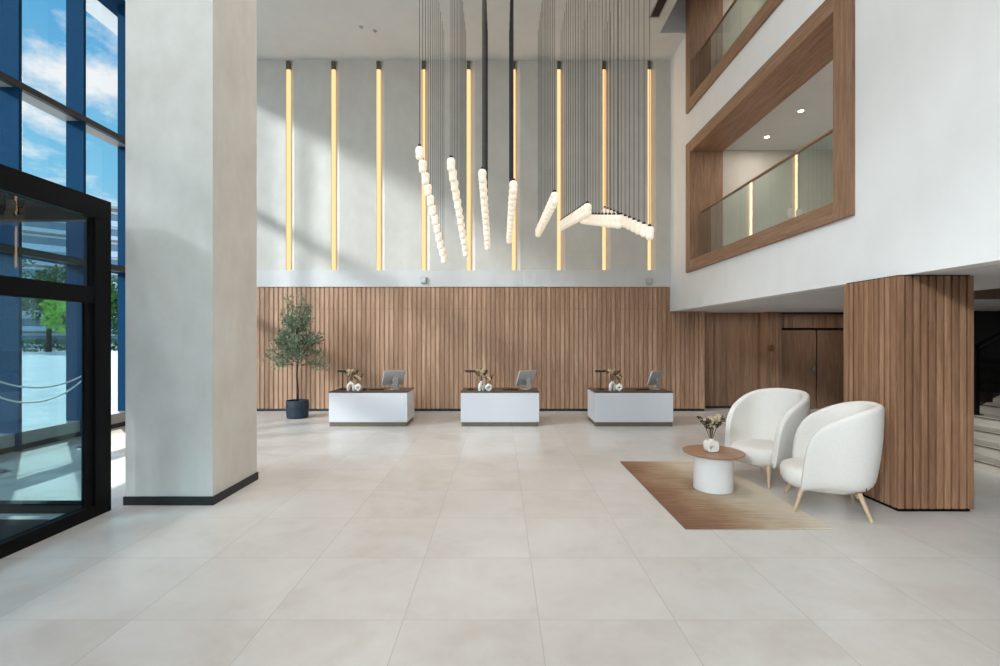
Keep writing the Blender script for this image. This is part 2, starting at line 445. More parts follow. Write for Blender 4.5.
# soffit (gallery slab) with stairwell void, wall on it with two openings
m = MB()
SX = 6.38; SY = 7.9
m.box(XR + .2, YF, ZS, SX, 12.4, ZS + .3).box(SX, SY, ZS, 12.0, 12.4, ZS + .3).box(SX, YF, ZS, 12.0, 4.6, ZS + .3)
struct(m.build('ceiling_gallery', M['soffit']), 'white underside of the gallery over door and armchairs', 'ceiling')
struct(MB().box(SX + .002, SY - .06, ZS + .003, 11.8, SY, ZS + .75).build('trim_2', M['bbrown']), 'brown beam face at the end of the stairwell', 'trim')
struct(MB().box(6.87, 11.80, ZS - .055, 8.8, 11.845, ZS - .002).build('trim_3', M['blackpl']), 'black slot air outlet above the double door', 'trim')

OP = [(3.16, 5.93), (6.60, 9.40)]
Y0o, Y1o = 5.5, 10.4; FW = 0.24
m = MB()
yy0, yy1 = Y0o + .06, Y1o - .06
def wz(z0, z1): m.box(XR, YF, z0, XR + .2, 12.0, z1)
wz(ZS, OP[0][0] + .06)
wz(OP[0][1] - .06, OP[1][0] + .06)
wz(OP[1][1] - .06, 9.8)
for a, b in OP:
    m.box(XR, YF, a + .06, XR + .2, yy0, b - .06); m.box(XR, yy1, a + .06, XR + .2, 12.0, b - .06)
struct(m.build('wall_right', M['white']), 'white wall with two timber framed gallery openings', 'wall')

for k, (a, b) in enumerate(OP):
    lvl = 'lower' if k == 0 else 'upper'
    w = empty('window_%d' % (k + 2), (XR, 0, 0))
    x0, x1 = -.05, .65
    MB().box(x0, Y0o, a, x1, Y0o + .30, b, .006, 1).build('jamb', M['oakjamb'], w)
    MB().box(x0, Y1o - FW, a, x1, Y1o, b, .006, 1).build('jamb', M['oakjamb'], w)
    MB().box(x0, Y0o + .3, a, x1, Y1o - FW, a + FW, .006, 1).build('sill', M['oakframe'], w)
    MB().box(x0, Y0o + .3, b - FW, x1, Y1o - FW, b, .006, 1).build('head', M['oakframe'], w)
    struct(w, '%s gallery opening with a deep walnut frame' % lvl, 'opening')
    zf = a + FW - .02; zc = b - .15
    # gallery corridor shell
    m = MB().box(4.72, YF, zf - .25, 12.0, 12.0, zf)
    struct(m.build('floor_gallery', M['floor']), 'floor of the %s gallery' % lvl, 'floor')
    m = MB().box(4.72, YF, zc, 12.0, 12.0, zc + .2)
    struct(m.build('ceiling_corridor', M['ceil']), 'plain ceiling of the %s gallery' % lvl, 'ceiling')
    m = MB().box(4.72, 10.3, zf, 12.0, 10.5, zc).box(8.4, YF, zf, 8.6, 10.3, zc)
    struct(m.build('wall_gallery', M['panel']), 'plain wall inside the %s gallery' % lvl, 'wall')
    # glass balustrade
    g = empty('glass_balustrade', (4.25, 0, a + FW))
    ys = [Y0o + .32, 6.62, 7.55, 8.48, 9.41, Y1o - FW - .05]
    for q in range(len(ys) - 1):
        MB().box(-.006, ys[q] + .006, 0.002, .006, ys[q + 1] - .006, .985).build('glass_pane', M['gpane'], g)
    MB().box(-.022, ys[0], .985, .022, ys[-1], 1.02, .006, 1).build('handrail', M['oakframe'], g)
    MB().box(-.012, ys[-1], 0.002, .012, ys[-1] + .035, .985).build('end_post', M['oakframe'], g)
    tag(g, 'glass balustrade with thin timber handrail in the %s gallery opening' % lvl, 'railing', 'gallery balustrades')
    for q, (x, y) in enumerate(((5.35, 9.62), (5.34, 8.52))):
        dl = empty('ceiling_downlight', (x, y, zc))
        MB().lathe([(.045, -.004), (.06, -.005), (.06, 0), (.045, 0)], 24).build('trim_ring', M['white'], dl)
        MB().lathe([(.0, -.014), (.03, -.012), (.044, -.004), (.044, -.001), (0, -.001)], 24).build('lens', M['downlight'], dl)
        tag(dl, 'small round ceiling downlight in the %s gallery, %s the reception side jamb' % (lvl, ('nearer' , 'farther from')[q]), 'downlight', 'gallery downlights')

# roof closing everything, overhang outside
m = MB().box(-8.0, YF - .2, 10.05, 12.2, 13.0, 10.3).box(-10.4, YF - .2, 9.97, -8.0, 13.5, 10.3).box(-8.0, 12.4, 0, 12.2, 13.0, 10.05).box(-8.0, 12.0, 0, -7.7, 12.4, 9.0)
struct(m.build('roof', M['white']), 'pale roof slab and eave beyond the glazing', 'roof')
struct(MB().box(-8.0, YF, 8.46, -7.38, 12.4, 10.05).build('trim_4', M['fin']), 'dark metal head above the glazed wall', 'trim')

# ------------------------------------------------------------------ plaster column and timber pillar
CX0, CX1, CY0, CY1 = -3.925, -3.01, 5.03, 5.94
o = MB().box(CX0, CY0, 0, CX1, CY1, ZC).build('column', M['column'])
struct(o, 'tall square column of pale plaster beside the entrance', 'column')
m = MB().box(CX0 - .014, CY0 - .014, 0, CX1 + .014, CY0, .09).box(CX0 - .014, CY1, 0, CX1 + .014, CY1 + .014, .09).box(CX0 - .014, CY0, 0, CX0, CY1, .09).box(CX1, CY0, 0, CX1 + .014, CY1, .09)
struct(m.build('baseboard_column', M['skirt']), 'black skirting around the plaster column', 'skirting')

PX0, PX1, PY0, PY1 = 3.99, 4.765, 4.815, 5.59
m = MB().box(PX0 + .026, PY0 + .026, 0, PX1 - .026, PY1 - .026, ZS)
struct(m.build('pillar_core', M['gap']), 'dark core and foot of the timber clad pillar', 'pillar')
m = MB(); bw = 0.021
n = 10; p = (PX1 - PX0) / n
for i in range(n):
    a = PX0 + i * p
    m.box(a + bw / 2, PY0, .035, a + p - bw / 2, PY0 + .026, ZS - .012, .002, 1)
    m.box(a + bw / 2, PY1 - .026, .035, a + p - bw / 2, PY1, ZS - .012, .002, 1)
for i in range(n):
    a = PY0 + .026 + i * (PY1 - PY0 - .052) / n; q = (PY1 - PY0 - .052) / n
    m.box(PX0, a + bw / 2, .035, PX0 + .026, a + q - bw / 2, ZS - .012, .002, 1)
    m.box(PX1 - .026, a + bw / 2, .035, PX1, a + q - bw / 2, ZS - .012, .002, 1)
struct(m.build('pillar_boards', M['board']), 'vertical oak boards cladding the pillar behind the armchairs', 'pillar')

# ------------------------------------------------------------------ glazed left wall
w = empty('window_1', (XG, 0, 0))
fy = [8.58 + 1.15 * k for k in range(-6, 3)]
for y in fy:
    MB().box(0.008, y - .05, 0.0, .32, y, ZC + .06).build('mullion', M['fin'], w)
ZT = [3.04, 5.60]
for z in ZT:
    t0 = MB().box(.25, fy[0], z, .335, 12.0, z + .10).build('transom', M['skirt'], w)
    MB().box(-.05, fy[0], z + .01, .25, 12.0, z + .13).build('transom_shelf', M['finlight'] if z > 5 else M['fin'], t0)  # upper shelf coloured light grey for terrace light bouncing onto its underside
MB().box(-.05, fy[0], .09, .26, 12.0, .28).build('curb', M['finlight'], w)
MB().box(-.05, fy[0], 0, .24, 12.0, .09).build('curb_base', M['skirt'], w)
for i, y in enumerate(fy):
    y1 = fy[i + 1] if i + 1 < len(fy) else 12.0
    for z0, z1 in ((.28, 3.04), (3.17, 5.60), (5.73, ZC + .07)):
        MB().box(-.006, y - .025, z0, .006, y1 - .025, z1).build('pane', M['pane'], w)
struct(w, 'full height glazed wall with deep blue metal fins', 'window')
struct(MB().box(-8.0, YF, 0, -7.3, 1.18, ZC + .25).box(-8.0, 1.18, 3.3, -7.3, 2.7, ZC + .25).build('wall_left_added', M['white']), 'unseen solid wall added on the entrance side to block light', 'wall')  # added out of view to keep the cloud beam off armchairs and column
# glazed wall behind the viewer
FX = -.6
struct(MB().box(FX, YF - .2, 0, 12.0, YF, 10.05).build('wall_front_added', M['white']), 'unseen white wall added on the street side to block daylight', 'wall')  # solid part added out of view so daylight comes more from the left
w = empty('window_4', (0, YF, 0))
for k in range(6):
    x = -7.4 + k * 1.36
    MB().box(x, -.06, 0, x + .06, .12, ZC).build('mullion', M['fin'], w)
MB().box(-7.4, -.006, 0, FX, .006, ZC).build('pane', M['pane'], w)
struct(w, 'full height glazed wall on the street side of the lobby', 'window')

# ------------------------------------------------------------------ entrance vestibule
VX = -3.95; VY0, VY1 = 1.2, 4.88; VXL = -7.36
v = empty('door_2', (0, 0, 0))
def fr(name, *b): return MB().box(*b, .004, 1).build(name, M['black'], v)
T = .10
fr('post', VX - T, VY1 - .19, 0, VX, VY1, 2.93)
fr('post', VX - T, VY0, 0, VX, VY0 + .22, 2.93)
fr('post', VXL, VY1 - .1, 0, VXL + .1, VY1, 2.93)
fr('post', VXL, VY0, 0, VXL + .1, VY0 + .1, 2.93)
fr('head_beam', VX - T, VY0, 2.93, VX, VY1, 3.13)
fr('head_beam', VXL, VY1 - .1, 2.93, VX - T, VY1, 3.13)
fr('head_beam', VXL, VY0, 2.93, VX - T, VY0 + .1, 3.13)
fr('roof', VXL, VY0 + .1, 3.05, VX - T, VY1 - .1, 3.13)
fr('transom', VX - T + .01, VY0 + .22, 2.09, VX - .01, VY1 - .19, 2.25)
fr('bottom_rail', VX - T, VY0 + .22, 0, VX, VY1 - .19, .115)
fr('bottom_rail', VXL + .1, VY1 - .1, 0, VX - T, VY1, .10)
fr('stile', VX - .075, VY1 - .27, .115, VX - .025, VY1 - .19, 2.09)
fr('stile', VX - .075, VY0 + .22, .115, VX - .025, VY0 + .32, 2.09)
fr('bead', VX - .075, VY1 - .205, 2.25, VX - .03, VY1 - .19, 2.93)
MB().box(VX - .056, VY0 + .22, 2.25, VX - .044, VY1 - .205, 2.93).build('pane', M['vpane'], v)
MB().box(VX - .056, VY0 + .32, .115, VX - .044, VY1 - .27, 2.09).build('pane', M['vpane'], v)
MB().box(VXL + .1, VY1 - .056, .10, VX - T, VY1 - .044, 2.93).build('pane', M['pane'], v)
struct(v, 'black framed glazed entrance vestibule', 'entrance')
o = MB().box(-7.2, 1.5, 0.001, -4.15, 4.6, .012).build('entrance_mat', M['mat'])
tag(o, 'dark ribbed entrance mat on the floor inside the black glazed vestibule', 'mat')

# ------------------------------------------------------------------ pendants
cable_len = 1.0
pr = empty('pendant_light')
prof = [(0, -.2), (.022, -.199), (.040, -.192), (.052, -.178), (.059, -.158), (.060, -.135), (.056, -.118), (.055, -.112), (.058, -.104), (.063, -.085), (.064, -.055), (.060, -.030), (.050, -.012), (.034, -.002), (0, 0)]
MB().lathe(prof, 20).build('shade', M['pendant'], pr, True)
MB().lathe([(0, 0), (.026, 0), (.026, .028), (.012, .04), (0, .04)], 14).build('cap', M['blackpl'], pr, 'auto')
cb = MB().tube([(0, 0, 0), (0, 0, 1)], .0045, 6).build('cable', M['blackpl'], pr)
cb.location = (0, 0, .03)
first = True
for i in range(8):
    zn = 4.60 - (4.60 - 3.40) * i / 7; zfar = 3.53 + (4.52 - 3.53) * i / 7
    for j in range(12):
        f = j / 11
        x = (-1.205, -.735, -.265, .20, .82, 1.31, 1.775, 2.245)[i]; y = 7.2 + 3.1 * f; z = zn + (zfar - zn) * f + .02
        r = pr if first else copy_tree(pr)
        first = False
        r.location = (x, y, z)
        for ch in r.children:
            if ch.name.startswith('cable'): ch.scale = (1, 1, ZC - z - .05)
        row = 'nearest the plaster column' if i == 0 else '%s from the plaster column' % ORD[i]
        tag(r, 'frosted glass pendant, %s from the entrance end of the row %s' % (ORD[j], row), 'pendant light', 'frosted glass pendants over the lobby')
m = MB().box(-1.45, 7.0, ZC - .025, 2.5, 10.5, ZC, .005, 1)
o = m.build('ceiling_rose', M['ceil']); tag(o, 'flat rectangular ceiling plate carrying all the pendant cables', 'ceiling plate')

# ceiling grille, small boxes
g = empty('air_grille', (3.19, 9.0, ZC))
MB().box(-.12, -.95, -.012, -.09, .95, 0).box(.09, -.95, -.012, .12, .95, 0).box(-.09, .92, -.012, .09, .95, 0).box(-.09, -.95, -.012, .09, -.92, 0).build('frame', M['greybox'], g)
m = MB()
for k in range(7): m.box(-.08 + k * .0255, -.92, -.010, -.07 + k * .0255, .92, -.001)
m.build('slats', M['blackpl'], g)
MB().box(-.09, -.92, -.002, .09, .92, 0).build('backing', M['gap'], g)
tag(g, 'long dark linear air grille in the main ceiling', 'grille')
for px, py, q in ((424, 280.5, 'below the strip nearest the leftmost pendant row'), (648, 281.5, 'at the balcony wall end')):
    x = (px - 500) * YB / 480; z = CAM_Z - (py - 338) * YB / 480
    b = empty('wall_sensor', (x, YB - .045, z))
    MB().box(-.07, -.07, -.075, .07, 0, .075, .012).build('housing', M['greybox'], b)
    MB().box(-.045, -.076, -.05, .045, -.069, .05, .002, 1).build('front_plate', M['silver'], b)
    tag(b, 'small grey box on the white band ' + q, 'sensor', 'grey boxes on the white band')
b = empty('wall_plate', ((771 - 500) * 11.70 / 480, 11.70, CAM_Z - (348 - 338) * 11.7 / 480))
MB().box(-.075, -.012, -.08, .075, 0, .08, .004, 1).build('plate', M['bronze'], b)
MB().box(-.05, -.018, -.055, .05, -.011, .055, .003, 1).build('cover', M['bronze'], b)
tag(b, 'small square bronze wall plate beside the double door', 'plate')

for k, (px, py) in enumerate(((361, 27), (375, 31))):
    y = 480 * (ZC - CAM_Z) / (338 - py); x = (px - 500) * y / 480
    s = empty('ceiling_sprinkler', (x, y, ZC))
    MB().lathe([(0, -.012), (.045, -.012), (.055, -.004), (.055, 0), (0, 0)], 16).build('escutcheon', M['greybox'], s, 'auto')
    MB().lathe([(0, -.04), (.018, -.04), (.018, -.012), (0, -.012)], 10).build('head', M['steel'], s, 'auto')
    tag(s, 'tiny round ceiling sprinkler, the one %s the LED strips' % ('farther from', 'closer to')[k], 'sprinkler', 'ceiling sprinklers')

# ------------------------------------------------------------------ reception desks
DX = [-2.61, 0.0, 2.65]; DY0, DY1 = 9.49, 10.27; DW = .775; DH = .688
DN = ['reception desk nearest the potted olive tree', 'middle one of the three reception desks', 'reception desk nearest the armchairs']
DON = ['on the desk nearest the olive tree', 'on the middle reception desk', 'on the desk nearest the armchairs']
dk = empty('reception_desk', (0, DY0, 0)); dd = DY1 - DY0
MB().box(-DW, 0, .085, DW, .04, DH - .022, .004, 1).build('front_panel', M['desk'], dk)
for s in (-1, 1):
    MB().box(s * DW, .04, .085, s * (DW - .04), dd, DH - .022, .004, 1).build('side_panel', M['desk'], dk)
MB().box(-DW + .04, .06, .4, DW - .04, .085, DH - .022).build('modesty_rail', M['desk'], dk)
MB().box(-DW - .004, -.004, DH - .022, DW + .004, dd + .004, DH, .003, 1).build('countertop', M['desktop'], dk)
MB().box(-DW + .015, .012, 0, DW - .015, .04, .085).box(-DW + .015, .04, 0, -DW + .04, dd - .015, .085).box(DW - .04, .04, 0, DW - .015, dd - .015, .085).build('plinth', M['plinth'], dk)
for i in range(3):
    o = dk if i == 0 else copy_tree(dk)
    o.location = (DX[i], DY0, 0)
    tag(o, 'white box shaped ' + DN[i] + ', brown top' if i != 1 else 'white box shaped desk with brown top, ' + DN[i], 'reception desk', 'reception desks')

# desk lamps
lp = empty('desk_lamp')
MB().lathe([(0, 0), (.07, 0), (.07, .012), (.064, .016), (0, .016)], 28).build('base', M['blackpl'], lp, 'auto')
MB().tube([(0, 0, .015), (0, 0, .37)], .0085, 10).build('stem', M['blackpl'], lp, True)
MB().box(-.105, -.035, .36, .105, .035, .40, .012, 3).build('lamp_head', M['blackpl'], lp, 'auto')
LX = [-3.235, -.61, 2.06]
for i in range(3):
    o = lp if i == 0 else copy_tree(lp)
    o.location = (LX[i], 9.86, DH); o.rotation_euler = (0, 0, (.1, .0, -.1)[i])
    tag(o, 'slim black T-shaped desk lamp ' + DON[i], 'desk lamp', 'desk lamps')

# monitors, keyboards
mo = empty('computer_monitor')
piv = Matrix.Translation((0, 0, .245)) @ Matrix.Rotation(math.radians(21), 4, 'X')
def rot_mb(mb, M_): bmesh.ops.transform(mb.bm, matrix=M_, verts=mb.bm.verts); return mb
tilt = Matrix.Translation((0, 0, .24)) @ Matrix.Rotation(math.radians(21), 4, 'X') @ Matrix.Translation((0, 0, -.24))
rot_mb(MB().box(-.245, -.016, .075, .245, .012, .40, .008, 2), tilt).build('casing', M['silver'], mo, 'auto')
rot_mb(MB().box(-.232, .0125, .125, .232, .0145, .388), tilt).build('screen', M['screen'], mo)
MB().box(-.055, -.085, .006, .055, -.075, .25, .004, 1).box(-.055, -.085, .2, .055, -.02, .212, .004, 1).build('neck', M['silver'], mo, 'auto')
MB().box(-.10, -.10, 0, .10, .10, .010, .004, 1).build('foot', M['silver'], mo, 'auto')
MX = [-2.21, .54, 3.23]
for i in range(3):
    o = mo if i == 0 else copy_tree(mo)
    o.location = (MX[i], 9.98, DH); o.rotation_euler = (0, 0, math.radians((40, 42, 44)[i]))
    tag(o, 'silver backed computer monitor turned aside ' + DON[i], 'monitor', 'monitors on the reception desks')
kb = empty('keyboard')
MB().box(-.15, -.06, 0, .15, .06, .012, .004, 1).build('body', M['blackpl'], kb, 'auto')
m = MB()
for r in range(4):
    for c in range(9): m.box(-.141 + c * .032, -.052 + r * .027, .012, -.114 + c * .032, -.03 + r * .027, .018)
m.build('keys', M['screen'], kb)
for i in range(3):
    o = kb if i == 0 else copy_tree(kb)
    o.location = (MX[i] - .32, 9.84, DH); o.rotation_euler = (0, 0, math.radians(14))
    tag(o, 'flat black keyboard beside the monitor ' + DON[i], 'keyboard', 'keyboards on the reception desks')
ms = MB().box(-.03, -.05, 0, .03, .05, .032, .015, 3).build('computer_mouse', M['blackpl'], None, 'auto')
ms.location = (-2.76, 9.80, DH); tag(ms, 'small black computer mouse ' + DON[0], 'mouse')

# vases
def arch_vase():
    r = empty('arch_vase')
    pts = []; rad = []
    n = 22
    for k in range(n + 1):
        a = PI * k / n
        pts.append((-.052 * math.cos(a), 0, .075 + .068 * math.sin(a))); rad.append(.032)
    pts = [(-.052, 0, .0), (-.052, 0, .04)] + pts + [(.052, 0, .04), (.052, 0, .0)]
    rad = [.026, .031] + rad + [.031, .026]
    MB().tube(pts, rad, 16).build('body', M['ceramic'], r, 'auto')
    MB().lathe([(.018, .16), (.022, .176), (.026, .195), (.023, .195), (.018, .178), (.013, .172)], 18).build('neck', M['ceramic'], r, 'auto')
    return r
def ring_vase(s=1.0):
    r = empty('ring_vase')
    n = 32; pts = []; rad = []
    for k in range(n):
        a = 2 * PI * k / n
        pts.append((.058 * math.cos(a) * s, 0, (.078 + .050 * math.sin(a)) * s)); rad.append((.034 + .006 * math.sin(a * 1 - .5)) * s)
    MB().loop_tube(pts, rad, 16).build('body', M['ceramic'], r, 'auto')
    MB().lathe([(0, 0), (.034 * s, 0), (.030 * s, .012 * s), (0, .012 * s)], 20).build('foot', M['ceramic'], r, 'auto')
    MB().lathe([(.018 * s, .150 * s), (.02 * s, .172 * s), (.026 * s, .186 * s), (.023 * s, .186 * s), (.014 * s, .165 * s)], 18).build('neck', M['ceramic'], r, 'auto')
    return r
def bouquet(n_dark, n_cream, h, spread, seed):
    random.seed(seed)
    r = empty('dried_bouquet')
    for k in range(n_dark + n_cream):
        a = random.uniform(0, 2 * PI) if k > 1 else (PI, 0)[k] + random.uniform(-.4, .4)
        dark = k < n_dark
        sp = spread * (random.uniform(.7, 1.0) if dark else random.uniform(.15, .6))
        hh = h * (random.uniform(.75, 1.0) if dark else random.uniform(.6, 1.0))
        tip = Vector((math.cos(a) * sp, math.sin(a) * sp * .6, hh))
        mid = tip * .45 + Vector((0, 0, hh * .12))
        st = MB().tube([(0, 0, -.03), mid, tip], [.0028, .0024, .0016], 6).build('stem', M['drystem'], r)
        m = MB()
        if dark:
            for q in range(26):
                f = random.uniform(.4, 1.03); p = mid.lerp(tip, (f - .4) / .6)
                d = Vector((random.uniform(-1, 1), random.uniform(-1, 1), random.uniform(-.2, 1.0)))
                m.leaf(p, d, random.uniform(.025, .04), .016)
            m.build('sprig_leaves', M['dsprig'], st, normals=False)
        else:
            for q in range(22):
                d = Vector((random.uniform(-1, 1), random.uniform(-1, 1), random.uniform(-.5, 1.0))).normalized()
                m.leaf(tip - Vector((0, 0, .012)) + d * .004, d, random.uniform(.026, .045), .028)
            m.build('blossom', M['cream'], st, normals=False)
    return r
AX = [-3.01, -.375, 2.27]; RX = [-2.85, -.225, 2.405]
av = arch_vase(); rv = ring_vase(.82); bq = bouquet(8, 8, .25, .19, 3); bs = bouquet(3, 3, .17, .10, 9)
for i in range(3):
    a = av if i == 0 else copy_tree(av); a.location = (AX[i], 9.70, DH); a.rotation_euler = (0, 0, (.2, .9, .5)[i])
    tag(a, 'white arch shaped ceramic vase ' + DON[i], 'vase', 'arch vases on the reception desks')
    q = rv if i == 0 else copy_tree(rv); q.location = (RX[i], 9.66, DH); q.rotation_euler = (0, 0, (-.2, .15, -.5)[i])
    tag(q, 'small white ring shaped ceramic vase ' + DON[i], 'vase', 'ring vases on the reception desks')
    f = bq if i == 0 else copy_tree(bq); f.location = (AX[i], 9.70, DH + .188); f.rotation_euler = (0, 0, (.0, .5, -.6)[i])
    tag(f, 'dried sprigs and cream blossoms in the arch vase ' + DON[i], 'dried flowers', 'dried bouquets on the reception desks')
    g = bs if i == 0 else copy_tree(bs); g.location = (RX[i], 9.66, DH + .150); g.rotation_euler = (0, 0, (.3, -.4, .7)[i])
    tag(g, 'few dried stems in the ring vase ' + DON[i], 'dried flowers', 'small dried bouquets on the reception desks')

# ------------------------------------------------------------------ potted olive tree
random.seed(21)
tr = empty('potted_olive_tree', (-4.45, 10.55, 0))
MB().lathe([(0, 0), (.20, 0), (.225, .02), (.235, .2), (.238, .37), (.232, .385), (.215, .385), (.21, .33), (0, .33)], 40).build('pot', M['pot'], tr, 'auto')
MB().lathe([(.2375, .225), (.243, .228), (.243, .25), (.2375, .253)], 40).build('pot_band', M['pot'], tr, 'auto')
MB().lathe([(0, .345), (.12, .352), (.208, .335), (.208, .332), (0, .332)], 28).build('soil', M['soil'], tr, 'auto')
trunk = MB().tube([(0, 0, .33), (.01, 0, .6), (-.02, .01, .9), (.0, 0, 1.2), (.02, 0, 1.6), (.0, .01, 2.1)], [.024, .02, .019, .018, .014, .006], 8)
tw = []
for k in range(34):
    z0 = random.uniform(1.1, 2.0); a = random.uniform(0, 2 * PI)
    env = .46 if z0 < 1.6 else .36
    L = env * random.uniform(.55, 1.0)
    b = Vector((0, 0, z0)); e = b + Vector((math.cos(a) * L, math.sin(a) * L, random.uniform(.05, .55)))
    tw.append((b, e))
for dx, dz in ((-.66, 1.34), (.62, 1.12), (.5, 1.25), (-.45, 1.15), (-.18, 2.58), (.05, 2.6), (.2, 2.5), (-.55, 1.5), (.3, 2.2)):
    tw.append((Vector((dx * .15, 0, max(1.15, dz - .5))), Vector((dx, random.uniform(-.15, .15), dz))))
for b, e in tw:
    mid = b.lerp(e, .5) + Vector((0, 0, .03))
    trunk.tube([b, mid, e], [.008, .006, .003], 5)
trunk.build('trunk', M['bark'], tr, True)
m = MB()
for b, e in tw:
    for q in range(92):
        f = random.uniform(.3, 1.04); p = b.lerp(e, f) + Vector((random.gauss(0, .05), random.gauss(0, .05), random.gauss(0, .05)))
        d = (e - b).normalized() + Vector((random.uniform(-1, 1), random.uniform(-1, 1), random.uniform(-.7, .9)))
        m.leaf(p, d, random.uniform(.055, .095), random.uniform(.022, .034))
m.build('foliage', M['olive'], tr, normals=False)
tag(tr, 'slender olive tree in a dark slate blue pot before the timber battens', 'potted tree')

# ------------------------------------------------------------------ rug, coffee table, armchairs
o = MB().box(-.680, -1.195, 0, .680, 1.195, .010, .004, 1).build('rug', M['rug']); o.location = (2.372, 5.578, 0.0005)
tag(o, 'rust to cream ombre rug under the round coffee table', 'rug')
t = empty('coffee_table', (2.455, 5.53, .0125))
MB().lathe([(0, 0), (.206, 0), (.212, .006), (.212, .410), (.208, .415), (0, .415)], 64).build('base', M['tablebase'], t, 'auto')
MB().lathe([(0, .415), (.322, .415), (.332, .422), (.334, .430), (.330, .4365), (0, .4365)], 72).build('table_top', M['tabletop'], t, 'auto')
tag(t, 'round coffee table with walnut top on a white drum base', 'coffee table')
TZ = .0125 + .4365

v = empty('pillow_vase', (2.42, 5.50, TZ), .12)
n = 40
m = MB(); bm = m.bm
# faceted block vase with an off-centre oval hole running through
def outl(k, s, y):
    a = 2 * PI * k / n; ca, sa = math.cos(a), math.sin(a)
    e = 4.0
    rr = 1 / ((abs(ca) ** e + abs(sa) ** e) ** (1 / e))
    return Vector((.072 * rr * ca * s, y, .066 + .066 * rr * sa * s))
def hole(k, s, y):
    a = 2 * PI * k / n
    return Vector((-.012 + .024 * math.cos(a) * s, y, .052 + .019 * math.sin(a) * s))
rings = [[bm.verts.new(hole(k, 1.0, 0)) for k in range(n)], [bm.verts.new(hole(k, 1.05, -.03)) for k in range(n)], [bm.verts.new(hole(k, 1.35, -.05)) for k in range(n)],
         [bm.verts.new(outl(k, .90, -.052)) for k in range(n)], [bm.verts.new(outl(k, .98, -.044)) for k in range(n)], [bm.verts.new(outl(k, 1.0, -.02)) for k in range(n)],
         [bm.verts.new(outl(k, 1.0, .02)) for k in range(n)], [bm.verts.new(outl(k, .98, .044)) for k in range(n)], [bm.verts.new(outl(k, .90, .052)) for k in range(n)],
         [bm.verts.new(hole(k, 1.35, .05)) for k in range(n)], [bm.verts.new(hole(k, 1.05, .03)) for k in range(n)]]
for i in range(len(rings)):
    a, b = rings[i], rings[(i + 1) % len(rings)]
    for k in range(n): bm.faces.new((a[k], a[(k + 1) % n], b[(k + 1) % n], b[k]))
m.build('body', M['ceramic'], v, 'auto')
MB().lathe([(.024, .128), (.026, .146), (.030, .152), (.026, .152), (.020, .140)], 20).build('neck', M['ceramic'], v, 'auto')
tag(v, 'white block vase with an oval hole on the round coffee table', 'vase')
f = bouquet(10, 8, .27, .16, 14); f.location = (2.42, 5.50, TZ + .14)
tag(f, 'dried bouquet of dark sprigs and cream blossoms on the coffee table', 'dried flowers')

